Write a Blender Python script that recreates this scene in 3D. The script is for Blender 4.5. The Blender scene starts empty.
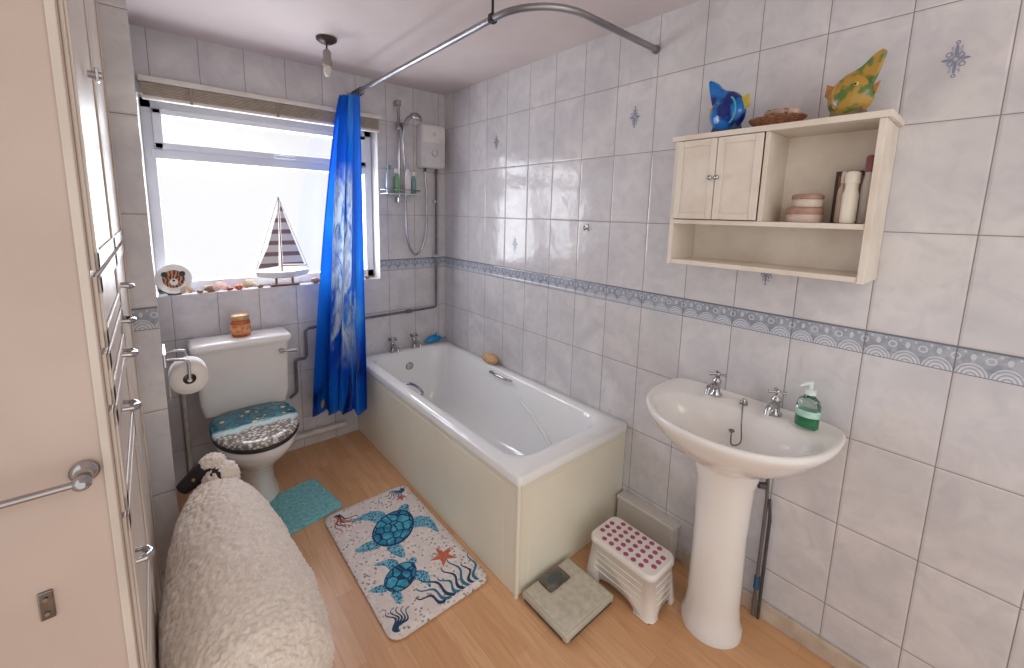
import bpy, bmesh, math, random
import numpy as np
from mathutils import Matrix, Vector, noise
random.seed(4)
PI=math.pi
H=2.362; ZF=1.187; ZB=1.110; ZL=1.13; TW=.2005; TH=.31; Y0=-1.7219
W=.7106; TUBZ=.534

# ------------------------------------------------------------ helpers
def C(r,g,b):
    f=lambda x:(x/255/12.92) if x/255<=.04045 else ((x/255+.055)/1.055)**2.4
    return (f(r),f(g),f(b),1)
class NT:
    def __init__(s,name):
        s.m=bpy.data.materials.new(name);s.m.use_nodes=True;s.t=s.m.node_tree;s.b=s.t.nodes['Principled BSDF']
    def n(s,ty,**k):
        x=s.t.nodes.new(ty)
        for a,b in k.items(): setattr(x,a,b)
        return x
    def set(s,sock,v):
        if hasattr(v,'is_linked') or isinstance(v,bpy.types.NodeSocket): s.t.links.new(v,sock)
        else: sock.default_value=v
    def ma(s,op,a,b=None,c=None):
        x=s.n('ShaderNodeMath',operation=op);s.set(x.inputs[0],a)
        if b is not None:s.set(x.inputs[1],b)
        if c is not None:s.set(x.inputs[2],c)
        return x.outputs[0]
    def mix(s,f,a,b):
        x=s.n('ShaderNodeMix',data_type='RGBA');s.set(x.inputs['Factor'],f);s.set(x.inputs[6],a);s.set(x.inputs[7],b);return x.outputs[2]
    def mr(s,v,a,b,c=0.,d=1.):
        x=s.n('ShaderNodeMapRange');s.set(x.inputs[0],v)
        for i,q in enumerate((a,b,c,d)): x.inputs[i+1].default_value=q
        return x.outputs[0]
    def pos(s):
        return s.n('ShaderNodeNewGeometry').outputs['Position']
    def noise(s,scale,detail=3,dist=0,vec=None,rough=.5):
        x=s.n('ShaderNodeTexNoise');x.inputs['Scale'].default_value=scale;x.inputs['Detail'].default_value=detail;x.inputs['Distortion'].default_value=dist;x.inputs['Roughness'].default_value=rough
        s.t.links.new(vec if vec is not None else s.pos(),x.inputs['Vector']);return x.outputs['Fac']
    def vor(s,scale,feature='F1',out='Distance',vec=None):
        x=s.n('ShaderNodeTexVoronoi',feature=feature);x.inputs['Scale'].default_value=scale
        s.t.links.new(vec if vec is not None else s.pos(),x.inputs['Vector']);return x.outputs[out]
    def bump(s,h,st=.3,d=.01):
        x=s.n('ShaderNodeBump');x.inputs['Strength'].default_value=st;x.inputs['Distance'].default_value=d;s.set(x.inputs['Height'],h);s.t.links.new(x.outputs[0],s.b.inputs['Normal'])
    def col(s,c): s.set(s.b.inputs['Base Color'],c)
    def rough(s,r): s.set(s.b.inputs['Roughness'],r)
def mat(name,col,rough=.5,metal=0,col2=None,ns=15,lo=.35,hi=.7,bump=0,bs=150,bd=.002,trans=0,coat=0,alpha=1,emit=0):
    k=NT(name);k.rough(rough);k.b.inputs['Metallic'].default_value=metal
    if col2 is None: col2=tuple(x*.9 for x in col[:3])+(1,)
    k.col(k.mix(k.mr(k.noise(ns,4),lo,hi),col,col2))
    if bump: k.bump(k.noise(bs,3),bump,bd)
    if trans: k.b.inputs['Transmission Weight'].default_value=trans
    if coat: k.b.inputs['Coat Weight'].default_value=coat
    return k.m

class MB:
    def __init__(s): s.v=[];s.f=[];s.mi=[];s.sm=[]
    def add(s,V,F,mi=0,sm=True,M=None):
        o=len(s.v)
        for p in V:
            p=Vector(p); s.v.append(tuple(M@p) if M is not None else tuple(p))
        for f in F: s.f.append([i+o for i in f]);s.mi.append(mi);s.sm.append(sm)
        return s
    def loft(s,rings,mi=0,sm=True,c0=True,c1=True,closed=True,M=None):
        n=len(rings[0]);V=[p for r in rings for p in r];F=[]
        for k in range(len(rings)-1):
            for i in range(n if closed else n-1):
                j=(i+1)%n;F.append([k*n+i,k*n+j,(k+1)*n+j,(k+1)*n+i])
        s.add(V,F,mi,sm,M)
        if c0: s.add(rings[0],[list(range(n))[::-1]],mi,False,M)
        if c1: s.add(rings[-1],[list(range(n))],mi,False,M)
        return s
    def sweep(s,pts,r,mi=0,seg=12,M=None,flat=1):
        P=[Vector(p) for p in pts];n=len(P)
        R=r if isinstance(r,(list,tuple)) else [r]*n
        T=[]
        for i in range(n):
            a=P[min(i+1,n-1)]-P[max(i-1,0)];T.append(a.normalized())
        u=T[0].orthogonal().normalized();rings=[]
        for i in range(n):
            u=(u-T[i]*u.dot(T[i])).normalized();w=T[i].cross(u)
            rings.append([tuple(P[i]+(u*math.cos(2*PI*k/seg)+w*math.sin(2*PI*k/seg)*flat)*R[i]) for k in range(seg)])
        return s.loft(rings,mi,True,M=M)
    def cyl(s,a,b,r,mi=0,r2=None,seg=20,M=None):
        a=Vector(a);b=Vector(b);r2=r if r2 is None else r2
        return s.sweep([a,b],[r,r2],mi,seg,M)
    def lathe(s,prof,c=(0,0,0),mi=0,seg=32,sx=1,sy=1,M=None,c0=True,c1=True):
        rings=[[(c[0]+r*sx*math.cos(2*PI*k/seg),c[1]+r*sy*math.sin(2*PI*k/seg),c[2]+z) for k in range(seg)] for r,z in prof]
        return s.loft(rings,mi,True,c0,c1,M=M)
    def box(s,a,b,mi=0,bev=0,seg=2,M=None,sm=False):
        bm=bmesh.new();bmesh.ops.create_cube(bm,size=1)
        for v in bm.verts:
            for i in range(3): v.co[i]=(a[i]+b[i])/2+v.co[i]*(b[i]-a[i])
        if bev: bmesh.ops.bevel(bm,geom=list(bm.edges),offset=bev,segments=seg,profile=.5,affect='EDGES')
        bm.verts.ensure_lookup_table()
        s.add([v.co[:] for v in bm.verts],[[v.index for v in f.verts] for f in bm.faces],mi,sm,M);bm.free();return s
    def ell(s,c,r,mi=0,seg=20,rg=12,M=None,fn=None):
        if not isinstance(r,(tuple,list)): r=(r,r,r)
        rings=[]
        for k in range(1,rg):
            th=PI*k/rg
            ring=[]
            for i in range(seg):
                ph=2*PI*i/seg;d=Vector((math.sin(th)*math.cos(ph),math.sin(th)*math.sin(ph),math.cos(th)))
                p=Vector((c[0]+r[0]*d.x,c[1]+r[1]*d.y,c[2]+r[2]*d.z))
                if fn:p=fn(p,d)
                ring.append(tuple(p))
            rings.append(ring)
        s.loft(rings,mi,True,False,False,M=M)
        t=(c[0],c[1],c[2]+r[2]);b=(c[0],c[1],c[2]-r[2])
        s.add(rings[0]+[t],[[i,(i+1)%seg,seg] for i in range(seg)],mi,True,M)
        s.add(rings[-1]+[b],[[(i+1)%seg,i,seg] for i in range(seg)],mi,True,M)
        return s
    def prism(s,pts,z0,z1,mi=0,M=None,sm=False):
        return s.loft([[(x,y,z0) for x,y in pts],[(x,y,z1) for x,y in pts]],mi,sm,M=M)
    def obj(s,name,mats,weld=True):
        me=bpy.data.meshes.new(name);me.from_pydata(s.v,[],s.f)
        for m in mats: me.materials.append(m)
        for p,mi,sm in zip(me.polygons,s.mi,s.sm): p.material_index=mi;p.use_smooth=sm
        bm=bmesh.new();bm.from_mesh(me);bmesh.ops.recalc_face_normals(bm,faces=bm.faces);bm.to_mesh(me);bm.free()
        o=bpy.data.objects.new(name,me);bpy.context.collection.objects.link(o);return o
def catmull(P,n=8):
    P=[Vector(p) for p in P];Q=[P[0]*2-P[1]]+P+[P[-1]*2-P[-2]];out=[]
    for i in range(1,len(Q)-2):
        for k in range(n):
            t=k/n;a,b,c,d=Q[i-1],Q[i],Q[i+1],Q[i+2]
            out.append(.5*((2*b)+(c-a)*t+(2*a-5*b+4*c-d)*t*t+(3*b-a-3*c+d)*t**3))
    out.append(P[-1]);return out
def rr(cx,cy,hx,hy,r,z,n=8):
    out=[]
    for k,(sx,sy) in enumerate([(1,1),(-1,1),(-1,-1),(1,-1)]):
        for i in range(n+1):
            a=PI/2*k+PI/2*i/n
            out.append((cx+sx*(hx-r)+r*math.cos(a),cy+sy*(hy-r)+r*math.sin(a),z))
    return out
def interp(x,xs,ys): return float(np.interp(x,xs,ys))
def TR(loc,rz=0,rx=0,ry=0,s=1):
    return Matrix.Translation(loc)@Matrix.Rotation(rz,4,'Z')@Matrix.Rotation(ry,4,'Y')@Matrix.Rotation(rx,4,'X')@Matrix.Scale(s,4)

# ------------------------------------------------------------ materials
def tile_mat(name,ax,h0,frieze=True):
    k=NT(name);sp=k.n('ShaderNodeSeparateXYZ');k.t.links.new(k.pos(),sp.inputs[0])
    h=k.ma('SUBTRACT',sp.outputs[ax],h0);z=sp.outputs[2]
    q=k.ma('DIVIDE',h,TW);fx=k.ma('FRACT',q);ex=k.ma('MULTIPLY',k.ma('MINIMUM',fx,k.ma('SUBTRACT',1.,fx)),TW)
    up=k.ma('GREATER_THAN',z,(ZF+ZB)/2)
    qa=k.ma('DIVIDE',k.ma('SUBTRACT',z,ZF),TH);qb=k.ma('DIVIDE',k.ma('SUBTRACT',z,ZL),TH)
    qz=k.ma('ADD',k.ma('MULTIPLY',qa,up),k.ma('MULTIPLY',qb,k.ma('SUBTRACT',1.,up)))
    fz=k.ma('FRACT',qz);ez=k.ma('MULTIPLY',k.ma('MINIMUM',fz,k.ma('SUBTRACT',1.,fz)),TH)
    e=k.ma('MINIMUM',ex,ez);g=k.mr(e,.0008,.0019,1.,0.)
    gb=k.mr(e,.001,.007,0.,1.)
    n1=k.noise(4.5,5,.8);n2=k.noise(13,5,1.2)
    c=k.mix(k.mr(n1,.35,.7),C(218,214,214),C(199,196,199))
    c=k.mix(k.mr(n2,.45,.72,0,.4),c,C(182,180,188))
    tid=k.ma('ADD',k.ma('FLOOR',q),k.ma('MULTIPLY',k.ma('FLOOR',qz),17.3))
    wn=k.n('ShaderNodeTexWhiteNoise',noise_dimensions='1D');k.t.links.new(tid,wn.inputs['W'])
    c=k.mix(k.mr(wn.outputs[0],0,1,0,.16),c,C(170,165,168))
    c=k.mix(g,c,C(132,122,116))
    m=k.ma('MULTIPLY',k.ma('GREATER_THAN',z,ZB),k.ma('LESS_THAN',z,ZF))
    P=TW/3
    def cell(per,off): return k.ma('MULTIPLY',k.ma('SUBTRACT',k.ma('FRACT',k.ma('ADD',k.ma('DIVIDE',h,per),off)),.5),per)
    def dist(lx,zc,asp=1.):
        lz=k.ma('MULTIPLY',k.ma('SUBTRACT',z,zc),asp)
        return k.ma('SQRT',k.ma('ADD',k.ma('MULTIPLY',lx,lx),k.ma('MULTIPLY',lz,lz)))
    d=dist(cell(P,0.),ZB-.002,.85)
    st=k.mr(k.ma('SINE',k.ma('MULTIPLY',d,2*PI/.0085)),-.5,.6)
    ins=k.ma('LESS_THAN',d,.0325)
    dA=dist(cell(P,.5),ZB+.050);ring=k.ma('COMPARE',dA,.0085,.0020)
    dB=dist(cell(P/2,0.),ZF-.011);dot=k.ma('LESS_THAN',dB,.0030)
    dC=dist(cell(P,0.),ZB+.054,.6);dia=k.ma('LESS_THAN',dC,.0055)
    base=k.mix(k.mr(k.noise(30,4,1),.35,.65),C(140,146,158),C(168,172,182))
    fc=k.mix(ins,base,k.mix(st,C(206,206,210),C(160,166,180)))
    pale=C(196,198,204)
    for q_ in (ring,dot,dia): fc=k.mix(q_,fc,pale)
    fc=k.mix(k.ma('GREATER_THAN',z,ZF-.0045),fc,C(100,106,120))
    fc=k.mix(k.ma('LESS_THAN',z,ZB+.003),fc,C(126,130,142))
    gx=k.mr(ex,.0009,.0021,1.,0.);fc=k.mix(gx,fc,C(120,114,112))
    c=k.mix(m,c,fc)
    k.col(c);k.rough(k.mr(g,0,1,.15,.7))
    hh=k.ma('ADD',gb,k.ma('MULTIPLY',k.noise(11,2),2.6));k.bump(hh,.4,.003)
    return k.m
T_Y=tile_mat('tiles_along_y',1,Y0);T_X=tile_mat('tiles_along_x',0,-.05)
WHITE=mat('white_paint',C(224,218,212),.5,col2=C(210,203,196),ns=4)
CEIL=mat('ceiling_paint',C(218,206,204),.75,col2=C(208,194,194),ns=2,bump=.15,bs=60)
CREAM=mat('cupboard_paint',C(198,178,166),.45,col2=C(184,164,152),ns=3)
CREAM2=mat('cupboard_front_paint',C(212,200,188),.4,col2=C(198,184,172),ns=5)
PANEL=mat('bath_panel_plastic',C(236,232,214),.35,col2=C(228,222,204),ns=3)
ACRY=mat('bath_acrylic',C(240,240,239),.08,col2=C(235,235,235),ns=3,coat=.3)
CERA=mat('ceramic_glaze',C(234,230,226),.1,col2=C(228,223,219),ns=3,coat=.4)
UPVC=mat('window_upvc',C(222,224,230),.3,col2=C(212,216,224),ns=4)
CHR=mat('chrome',C(190,188,190),.12,1,col2=C(160,158,160),ns=8)
DCHR=mat('aged_chrome',C(140,134,130),.25,1,col2=C(100,95,92),ns=20)
BLK=mat('black_plastic',C(28,27,30),.45,col2=C(40,38,40))
PIPE=mat('grey_pipe',C(112,112,120),.4,col2=C(88,89,96),ns=12)
DPIPE=mat('dark_pipe',C(62,60,64),.45,col2=C(86,80,76),ns=20)
BROWN=mat('brown_bakelite',C(60,42,38),.4)

# ------------------------------------------------------------ room shell
def floor_mat():
    k=NT('oak_laminate');pos=k.pos()
    mp=k.n('ShaderNodeMapping');k.t.links.new(pos,mp.inputs[0]);mp.inputs['Rotation'].default_value=(0,0,PI/2)
    br=k.n('ShaderNodeTexBrick');k.t.links.new(mp.outputs[0],br.inputs[0])
    br.inputs['Scale'].default_value=1;br.inputs['Brick Width'].default_value=.62;br.inputs['Row Height'].default_value=.066;br.inputs['Mortar Size'].default_value=.0005
    br.inputs['Color1'].default_value=C(220,174,132);br.inputs['Color2'].default_value=C(206,156,112);br.inputs['Mortar'].default_value=C(178,132,94)
    m2=k.n('ShaderNodeMapping');k.t.links.new(pos,m2.inputs[0]);m2.inputs['Scale'].default_value=(26,2.0,1)
    n=k.noise(2.2,5,1.2,m2.outputs[0])
    k.col(k.mix(k.mr(n,.4,.75,0,.6),br.outputs['Color'],C(190,138,94)));k.rough(.3);k.bump(n,.05,.002);return k.m
MB().box((-2.6,-3.5,-.1),(.12,.2,0)).obj('floor',[floor_mat()])
MB().box((-2.6,-3.5,H),(.12,.2,H+.1)).obj('ceiling',[CEIL])
wall_r=MB().box((0,-3.5,0),(.12,.2,H)).obj('wall_right',[T_Y])
SILL=1.06;WT=2.06;WX0=-1.71;WX1=-.515
b=MB();b.box((-1.71,0,0),(0,.18,SILL));b.box((-1.71,0,WT),(0,.18,H));b.box((WX1,0,SILL),(0,.18,WT))
o=b.obj('wall_back',[T_X,WHITE])
for p in o.data.polygons:
    if abs(p.normal.y)<.5 and not (p.normal.z>.5): p.material_index=1
b=MB().box((-2.6,-.95,0),(-1.71,.18,H))
o=b.obj('wall_left',[T_Y,T_X])
for p in o.data.polygons:
    if abs(p.normal.y)>.5: p.material_index=1
# baseboards
MB().box((-.018,-3.5,0),(-.001,-2.02,.07),bev=.004).obj('baseboard_right',[mat('skirting_paint',C(204,188,172),.5,col2=C(176,156,138),ns=14)])
MB().box((-.060,-1.99,0),(-.001,-1.702,.175),0,.006).box((-.068,-2.0,.165),(-.001,-1.702,.183),0,.004).obj('trim_1',[WHITE])

# window
b=MB();y0,y1=.10,.16
x0,x1=WX0+.005,WX1-.002;z0,z1=SILL+.002,WT-.002
for a,c in [((x0,y0,z0),(x0+.05,y1,z1)),((x1-.05,y0,z0),(x1,y1,z1)),((x0,y0,z0),(x1,y1,z0+.055)),((x0,y0,z1-.05),(x1,y1,z1)),((x0+.03,y0-.005,1.765),(x1-.03,y1,1.815))]:
    b.box(a,c,0,.006)
sx0,sx1,sz0,sz1=x0+.045,x1-.045,1.812,z1-.045
for a,c in [((sx0,y0-.02,sz0),(sx0+.04,y1-.01,sz1)),((sx1-.04,y0-.02,sz0),(sx1,y1-.01,sz1)),((sx0,y0-.02,sz0),(sx1,y1-.01,sz0+.035)),((sx0,y0-.02,sz1-.03),(sx1,y1-.01,sz1))]:
    b.box(a,c,0,.006)
b.box((-1.12,y0-.045,sz0+.005),(-1.0,y0-.02,sz0+.022),0,.004)
b.box((-1.075,y0-.03,sz0+.0),(-1.045,y0-.015,sz0+.03),0,.003)
k=NT('frosted_glass');t=k.t;tr=k.n('ShaderNodeBsdfTransparent');tr.inputs[0].default_value=(.97,.98,1,1);gl=k.n('ShaderNodeBsdfGlossy');gl.inputs['Roughness'].default_value=.15
mx=k.n('ShaderNodeMixShader');mx.inputs[0].default_value=.06;t.links.new(tr.outputs[0],mx.inputs[1]);t.links.new(gl.outputs[0],mx.inputs[2])
t.links.new(mx.outputs[0],t.nodes['Material Output'].inputs[0])
b.box((x0+.02,.128,z0+.02),(x1-.02,.132,z1-.02),1)
b.obj('window_1',[UPVC,k.m])
# gathered slatted blind at head of window
b=MB();b.box((WX0+.01,-.050,2.108),(WX1+.01,-.002,2.135),1,.004)
for i in range(8): b.box((WX0+.02,-.042+.0015*(i%2),2.048+i*.0074),(WX1,-.006+.0015*(i%3),2.052+i*.0074),0,.0012)
b.box((WX0+.02,-.044,2.030),(WX1,-.004,2.046),1,.004)
for x in (-1.5,-1.11,-.72): b.box((x-.006,-.0455,2.03),(x+.006,-.0435,2.11),2)
b.obj('slatted_blind',[mat('blind_slats',C(206,192,174),.6,col2=C(188,172,152),ns=30),mat('blind_rail',C(222,214,204),.4),mat('blind_tape',C(150,138,124),.8)])

# cupboard at left
b=MB();FX=-1.785
b.box((-2.6,-1.85,0),(FX,-.952,H-.002),0)
def raised(y0,y1,z0,z1):
    b.box((FX,y0,z0),(FX+.006,y1,z1),1,.002)
    for a in [((FX+.006,y0,z0),(FX+.01,y0+.03,z1)),((FX+.006,y1-.03,z0),(FX+.01,y1,z1)),((FX+.006,y0,z0),(FX+.01,y1,z0+.03)),((FX+.006,y0,z1-.03),(FX+.01,y1,z1))]:
        b.box(a[0],a[1],1,.002)
raised(-1.84,-1.41,1.42,2.32);raised(-1.40,-.965,1.42,2.32)
for z0_,z1_ in [(.06,.60),(.61,.98),(.99,1.18),(1.19,1.28),(1.29,1.41)]: raised(-1.84,-1.41,z0_,z1_)
raised(-1.40,-.965,.06,1.41)
def pull(y,z,s=1):
    b.sweep(catmull([(FX+.008,y-.02*s,z+.002),(FX+.022,y-.017*s,z),(FX+.030,y,z-.002),(FX+.022,y+.017*s,z),(FX+.008,y+.02*s,z+.002)],5),[.0045]*5+[.0070]*11+[.0045]*5,2,10)
for y,z,s in [(-1.36,1.325,.8),(-1.45,1.255,1),(-1.55,1.20,1),(-1.68,1.125,1),(-1.79,.865,.9)]: pull(y,z,s)
b.cyl((FX+.01,-1.62,1.77),(FX+.03,-1.62,1.77),.007,2);b.box((FX+.02,-1.628,1.757),(FX+.026,-1.612,1.783),2,.002)
b.box((-1.892,-1.854,.855),(-1.874,-1.849,.905),3,.002);b.cyl((-1.883,-1.855,.867),(-1.883,-1.858,.867),.003,2);b.cyl((-1.883,-1.855,.893),(-1.883,-1.858,.893),.003,2)
b.box((-1.798,-1.856,0),(-1.786,-1.849,H-.01),1,.002)
b.obj('built_in_cupboard',[CREAM,CREAM2,CHR,DCHR])
# towel rail
b=MB();zt=1.092
PR=[(.002,0),(.018,.001),(.019,.005),(.013,.010),(.008,.015),(.008,.034),(.012,.038),(.012,.046),(.005,.052)]
for xx in (-1.820,-2.32): b.lathe(PR,M=TR((xx,-1.8503,zt))@Matrix.Rotation(PI/2,4,'X'),mi=0)
b.cyl((-2.32,-1.892,zt),(-1.820,-1.892,zt),.0055,0)
b.obj('towel_rail',[CHR])

# ------------------------------------------------------------ bathtub
b=MB();cx,cy=-W/2-.001,-.8515
R=[rr(cx,cy,.354,.8485,.02,.495),rr(cx,cy,.354,.8485,.02,.527),rr(cx,cy,.350,.8445,.02,.534),rr(cx,cy,.305,.79,.10,.536),rr(cx,cy+.005,.292,.765,.11,.534),rr(cx,cy+.008,.284,.755,.12,.525),
 rr(cx,cy+.02,.270,.73,.13,.45),rr(cx,cy+.035,.256,.70,.14,.34),rr(cx,cy+.055,.24,.655,.14,.24),rr(cx,cy+.075,.22,.61,.13,.17),rr(cx,cy+.085,.195,.575,.12,.135),rr(cx,cy+.09,.15,.52,.10,.122)]
b.loft(R,0,True,False,True)
b.box((-.700,-1.688,.001),(-.686,-.002,.515),1,.003)
b.box((-.686,-1.688,.001),(-.002,-1.674,.515),1,.003)
b.sweep([(-.698,-1.686,.002),(-.698,-1.686,.5)],.010,1,16)
b.box((-.702,-1.60,.03),(-.699,-.05,.46),1,.0012)
b.box((-.64,-1.6895,.03),(-.06,-1.687,.46),1,.001)
b.lathe([(.001,0),(.03,.0),(.03,.004),(.02,.008),(.001,.009)],M=TR((cx,-.105,.42),rx=PI/2+.1),mi=2)
b.lathe([(.001,0),(.03,0),(.026,.004),(.001,.002)],c=(cx,-.33,.123),mi=2)
for sx in (-1,1):
    xx=cx+sx*.268;ya=-.58 if sx<0 else -.72
    b.sweep(catmull([(xx+sx*.012,ya,.505),(xx-sx*.018,ya-.01,.515),(xx-sx*.028,ya-.09,.52),(xx-sx*.018,ya-.18,.515),(xx+sx*.012,ya-.19,.505)],6),.008,2,12)
b.sweep(catmull([(cx+.25,-.95,.46),(cx+.258,-1.15,.36),(cx+.238,-1.3,.26),(cx+.19,-1.33,.19)],8),[.004+.010*math.sin(PI*i/24) for i in range(25)],0,10)
b.obj('bathtub',[ACRY,PANEL,CHR])
def tap(b,x,y,z,ang,s=1,mi=0):
    M=TR((x,y,z),ang,s=s)
    b.lathe([(.001,0),(.024,0),(.024,.006),(.015,.012),(.014,.05),(.017,.054),(.017,.064),(.009,.07),(.009,.082),(.012,.085),(.012,.095),(.004,.1)],mi=mi,seg=20,M=M)
    b.sweep(catmull([(.008,0,.035),(.04,0,.048),(.075,0,.045),(.088,0,.022)],6),[.012]*13+[.010]*6,mi,12,M)
    for a in (0,PI/2):
        d=Vector((math.cos(a+.5),math.sin(a+.5),0))*.030
        b.sweep([(-d.x,-d.y,.088),(-d.x*.5,-d.y*.5,.088),(d.x*.5,d.y*.5,.088),(d.x,d.y,.088)],[.0075,.004,.004,.0075],mi,10,M)
b=MB();tap(b,-.46,-.055,.536,-PI/2,1.05);tap(b,-.29,-.055,.536,-PI/2,1.05);b.obj('bath_taps',[CHR])
b=MB();b.ell((-.045,-.650,.568),(.036,.074,.031),0,28,18,fn=lambda p,d:p+d*noise.noise(p*60)*.005)
b.obj('bath_sponge',[mat('sponge',C(226,186,140),.95,col2=C(192,148,104),ns=80,bump=.8,bs=220,bd=.004)])
b=MB()
b.sweep(catmull([(-.19,-.05,.556),(-.16,-.05,.566),(-.12,-.045,.572),(-.07,-.04,.566),(-.03,-.035,.556)],6),[.004+.023*math.sin(PI*min(1,(i+1)/22))**.8 for i in range(25)],0,16)
b.prism([(0,0),(.03,.02),(.035,.012),(.02,0),(.035,-.012),(.03,-.02)],-.003,.003,0,M=TR((-.042,-.04,.56)))
b.prism([(0,0),(.022,.0),(.03,.034)],-.003,.003,0,M=TR((-.125,-.045,.584),rx=PI/2))
b.prism([(0,0),(.02,0),(.03,-.03)],-.002,.002,0,M=TR((-.14,-.06,.558)));b.ell((-.175,-.064,.560),.0035,1)
b.obj('toy_dolphin',[mat('toy_blue',C(20,150,205),.3,col2=C(10,110,180)),BLK])

# ------------------------------------------------------------ curtain rail & curtain
RZ=2.228;RX=-.69;RY=-1.71;rad=.22
b=MB();P=[(RX,-.003,RZ),(RX,-.5,RZ),(RX,-1.0,RZ)]
P+=[(RX+rad-rad*math.cos(a),RY+rad-rad*math.sin(a),RZ) for a in np.linspace(0,PI/2,14)]+[(-.25,RY,RZ),(-.003,RY,RZ)]
b.sweep(P,.0125,0,14)
b.cyl((-.001,RY,RZ),(-.012,RY,RZ),.018,0);b.cyl((RX,-.001,RZ),(RX,-.014,RZ),.022,0)
b.cyl((RX,-1.46,RZ),(RX,-1.46,H-.002),.005,1);b.cyl((RX,-1.46,H-.01),(RX,-1.46,H-.001),.018,1);b.box((RX-.014,-1.472,RZ-.014),(RX+.014,-1.448,RZ+.016),1,.003)
for i in range(7):
    y=-.075-i*.020
    b.sweep([(RX+.018*math.cos(a),y,RZ-.006+.022*math.sin(a)) for a in np.linspace(0,2*PI,15)],.0018,1,6)
b.obj('shower_curtain_rail',[mat('rail_alu',C(165,163,166),.3,.85,col2=C(140,138,142),ns=6),BLK])
def curtain_mat():
    k=NT('curtain_fabric');uv=k.n('ShaderNodeUVMap');uv.uv_map='UVMap'
    sp=k.n('ShaderNodeSeparateXYZ');k.t.links.new(uv.outputs[0],sp.inputs[0]);u,v=sp.outputs[0],sp.outputs[1]
    vec=uv.outputs[0]
    n=k.noise(2.2,5,.8,vec);n2=k.noise(4.5,6,1.0,vec,.62);n3=k.noise(16,5,1.2,vec)
    c=k.mix(k.mr(v,.0,1.),C(34,112,222),C(10,72,190))
    c=k.mix(k.mr(n,.42,.58),c,C(30,126,230))
    c=k.mix(k.mr(n,.58,.70),c,C(84,168,240))
    # big pale wave / reef print through the middle and lower half
    w=k.ma('ABSOLUTE',k.ma('SUBTRACT',u,k.ma('ADD',k.ma('MULTIPLY',n2,.9),k.ma('ADD',k.ma('MULTIPLY',v,.35),-.02))))
    band=k.ma('MULTIPLY',k.mr(w,.36,.26),k.ma('MULTIPLY',k.mr(v,.20,.28),k.mr(v,.86,.74)))
    pr=k.mix(k.mr(n3,.38,.62),C(222,234,242),C(132,160,196))
    pr=k.mix(k.mr(n3,.62,.70),pr,C(60,96,160))
    c=k.mix(k.ma('MULTIPLY',band,k.mr(n2,.38,.46)),c,pr)
    c=k.mix(k.ma('MULTIPLY',k.mr(v,.72,.86),k.mr(n2,.50,.60)),c,C(8,34,104))
    d=k.vor(6,vec=vec);spot=k.ma('MULTIPLY',k.ma('LESS_THAN',d,.09),k.mr(v,.6,.7))
    c=k.mix(spot,c,C(226,200,96))
    k.col(c);k.rough(.30);k.bump(k.noise(30,2),.15,.003)
    # thin woven polyester lets some daylight through
    tl=k.n('ShaderNodeBsdfTranslucent');k.t.links.new(c,tl.inputs[0]);ms=k.n('ShaderNodeMixShader');ms.inputs[0].default_value=.28
    k.t.links.new(k.b.outputs[0],ms.inputs[1]);k.t.links.new(tl.outputs[0],ms.inputs[2]);k.t.links.new(ms.outputs[0],k.t.nodes['Material Output'].inputs[0])
    return k.m
NU,NV=260,60;V=[];F=[];UV=[]
for j in range(NV+1):
    t=j/NV;z=2.20-1.925*t
    e=t**.75
    p0=Vector((-.775,-.095))*(1-e)+Vector((-1.01,-.135))*e
    p1=Vector((-.700,-.20))*(1-e)+Vector((-.755,-.32))*e
    d=p1-p0;nrm=Vector((d.y,-d.x)).normalized();A=.018+.030*e
    for i in range(NU+1):
        s=i/NU;ph=2*PI*4.2*(s+.04*math.sin(5*s+t))+.7*math.sin(3*s*PI+t*2.4)
        q=p0+d*(s+.016*math.sin(2*ph))+nrm*A*math.sin(ph)*(1+.4*math.sin(5*s+2*t))
        q+=nrm*.006*e*math.sin(ph*2.7+t*6)
        V.append((q.x,min(q.y,-.056),z+.008*math.cos(ph)*e));UV.append((s*1.3,t*1.0))
for j in range(NV):
    for i in range(NU):
        a=j*(NU+1)+i;F.append([a,a+1,a+NU+2,a+NU+1])
b=MB();b.add(V,F,0,True);o=b.obj('shower_curtain',[curtain_mat()])
ul=o.data.uv_layers.new(name='UVMap')
for l in o.data.loops: ul.data[l.index].uv=UV[l.vertex_index]

# ------------------------------------------------------------ electric shower + riser etc
b=MB();b.box((-.235,-.095,1.83),(-.045,-.002,2.125),0,.018,4,sm=True)
b.box((-.225,-.098,1.835),(-.055,-.09,2.0),1,.006,3)
b.lathe([(.001,0),(.022,0),(.020,.012),(.001,.014)],M=TR((-.14,-.098,1.93),rx=PI/2),mi=1);b.lathe([(.001,0),(.013,0),(.012,.008),(.001,.009)],M=TR((-.14,-.0955,2.06),rx=PI/2),mi=1)
b.cyl((-.19,-.05,1.83),(-.19,-.05,1.805),.011,2);b.cyl((-.09,-.035,1.83),(-.09,-.035,1.79),.01,2)
b.obj('electric_shower',[mat('shower_white',C(226,222,220),.25),mat('shower_grey',C(212,209,210),.3),DPIPE])
b=MB();rx=-.385
b.cyl((rx,-.05,1.60),(rx,-.05,2.25),.0095,0)
for z in (1.60,2.235): b.box((rx-.016,-.06,z-.018),(rx+.016,-.001,z+.018),0,.004)
b.box((rx-.02,-.075,2.06),(rx+.02,-.035,2.11),0,.006)
b.sweep(catmull([(rx+.02,-.065,1.99),(rx+.02,-.085,2.06),(rx+.03,-.12,2.125),(rx+.05,-.155,2.145)],6),[.010]*8+[.013]*11,0,12)
b.lathe([(.001,0),(.040,.0),(.044,.006),(.038,.02),(.016,.035),(.001,.037)],M=TR((rx+.06,-.175,2.125),ry=.35,rx=.5),mi=0)
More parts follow.
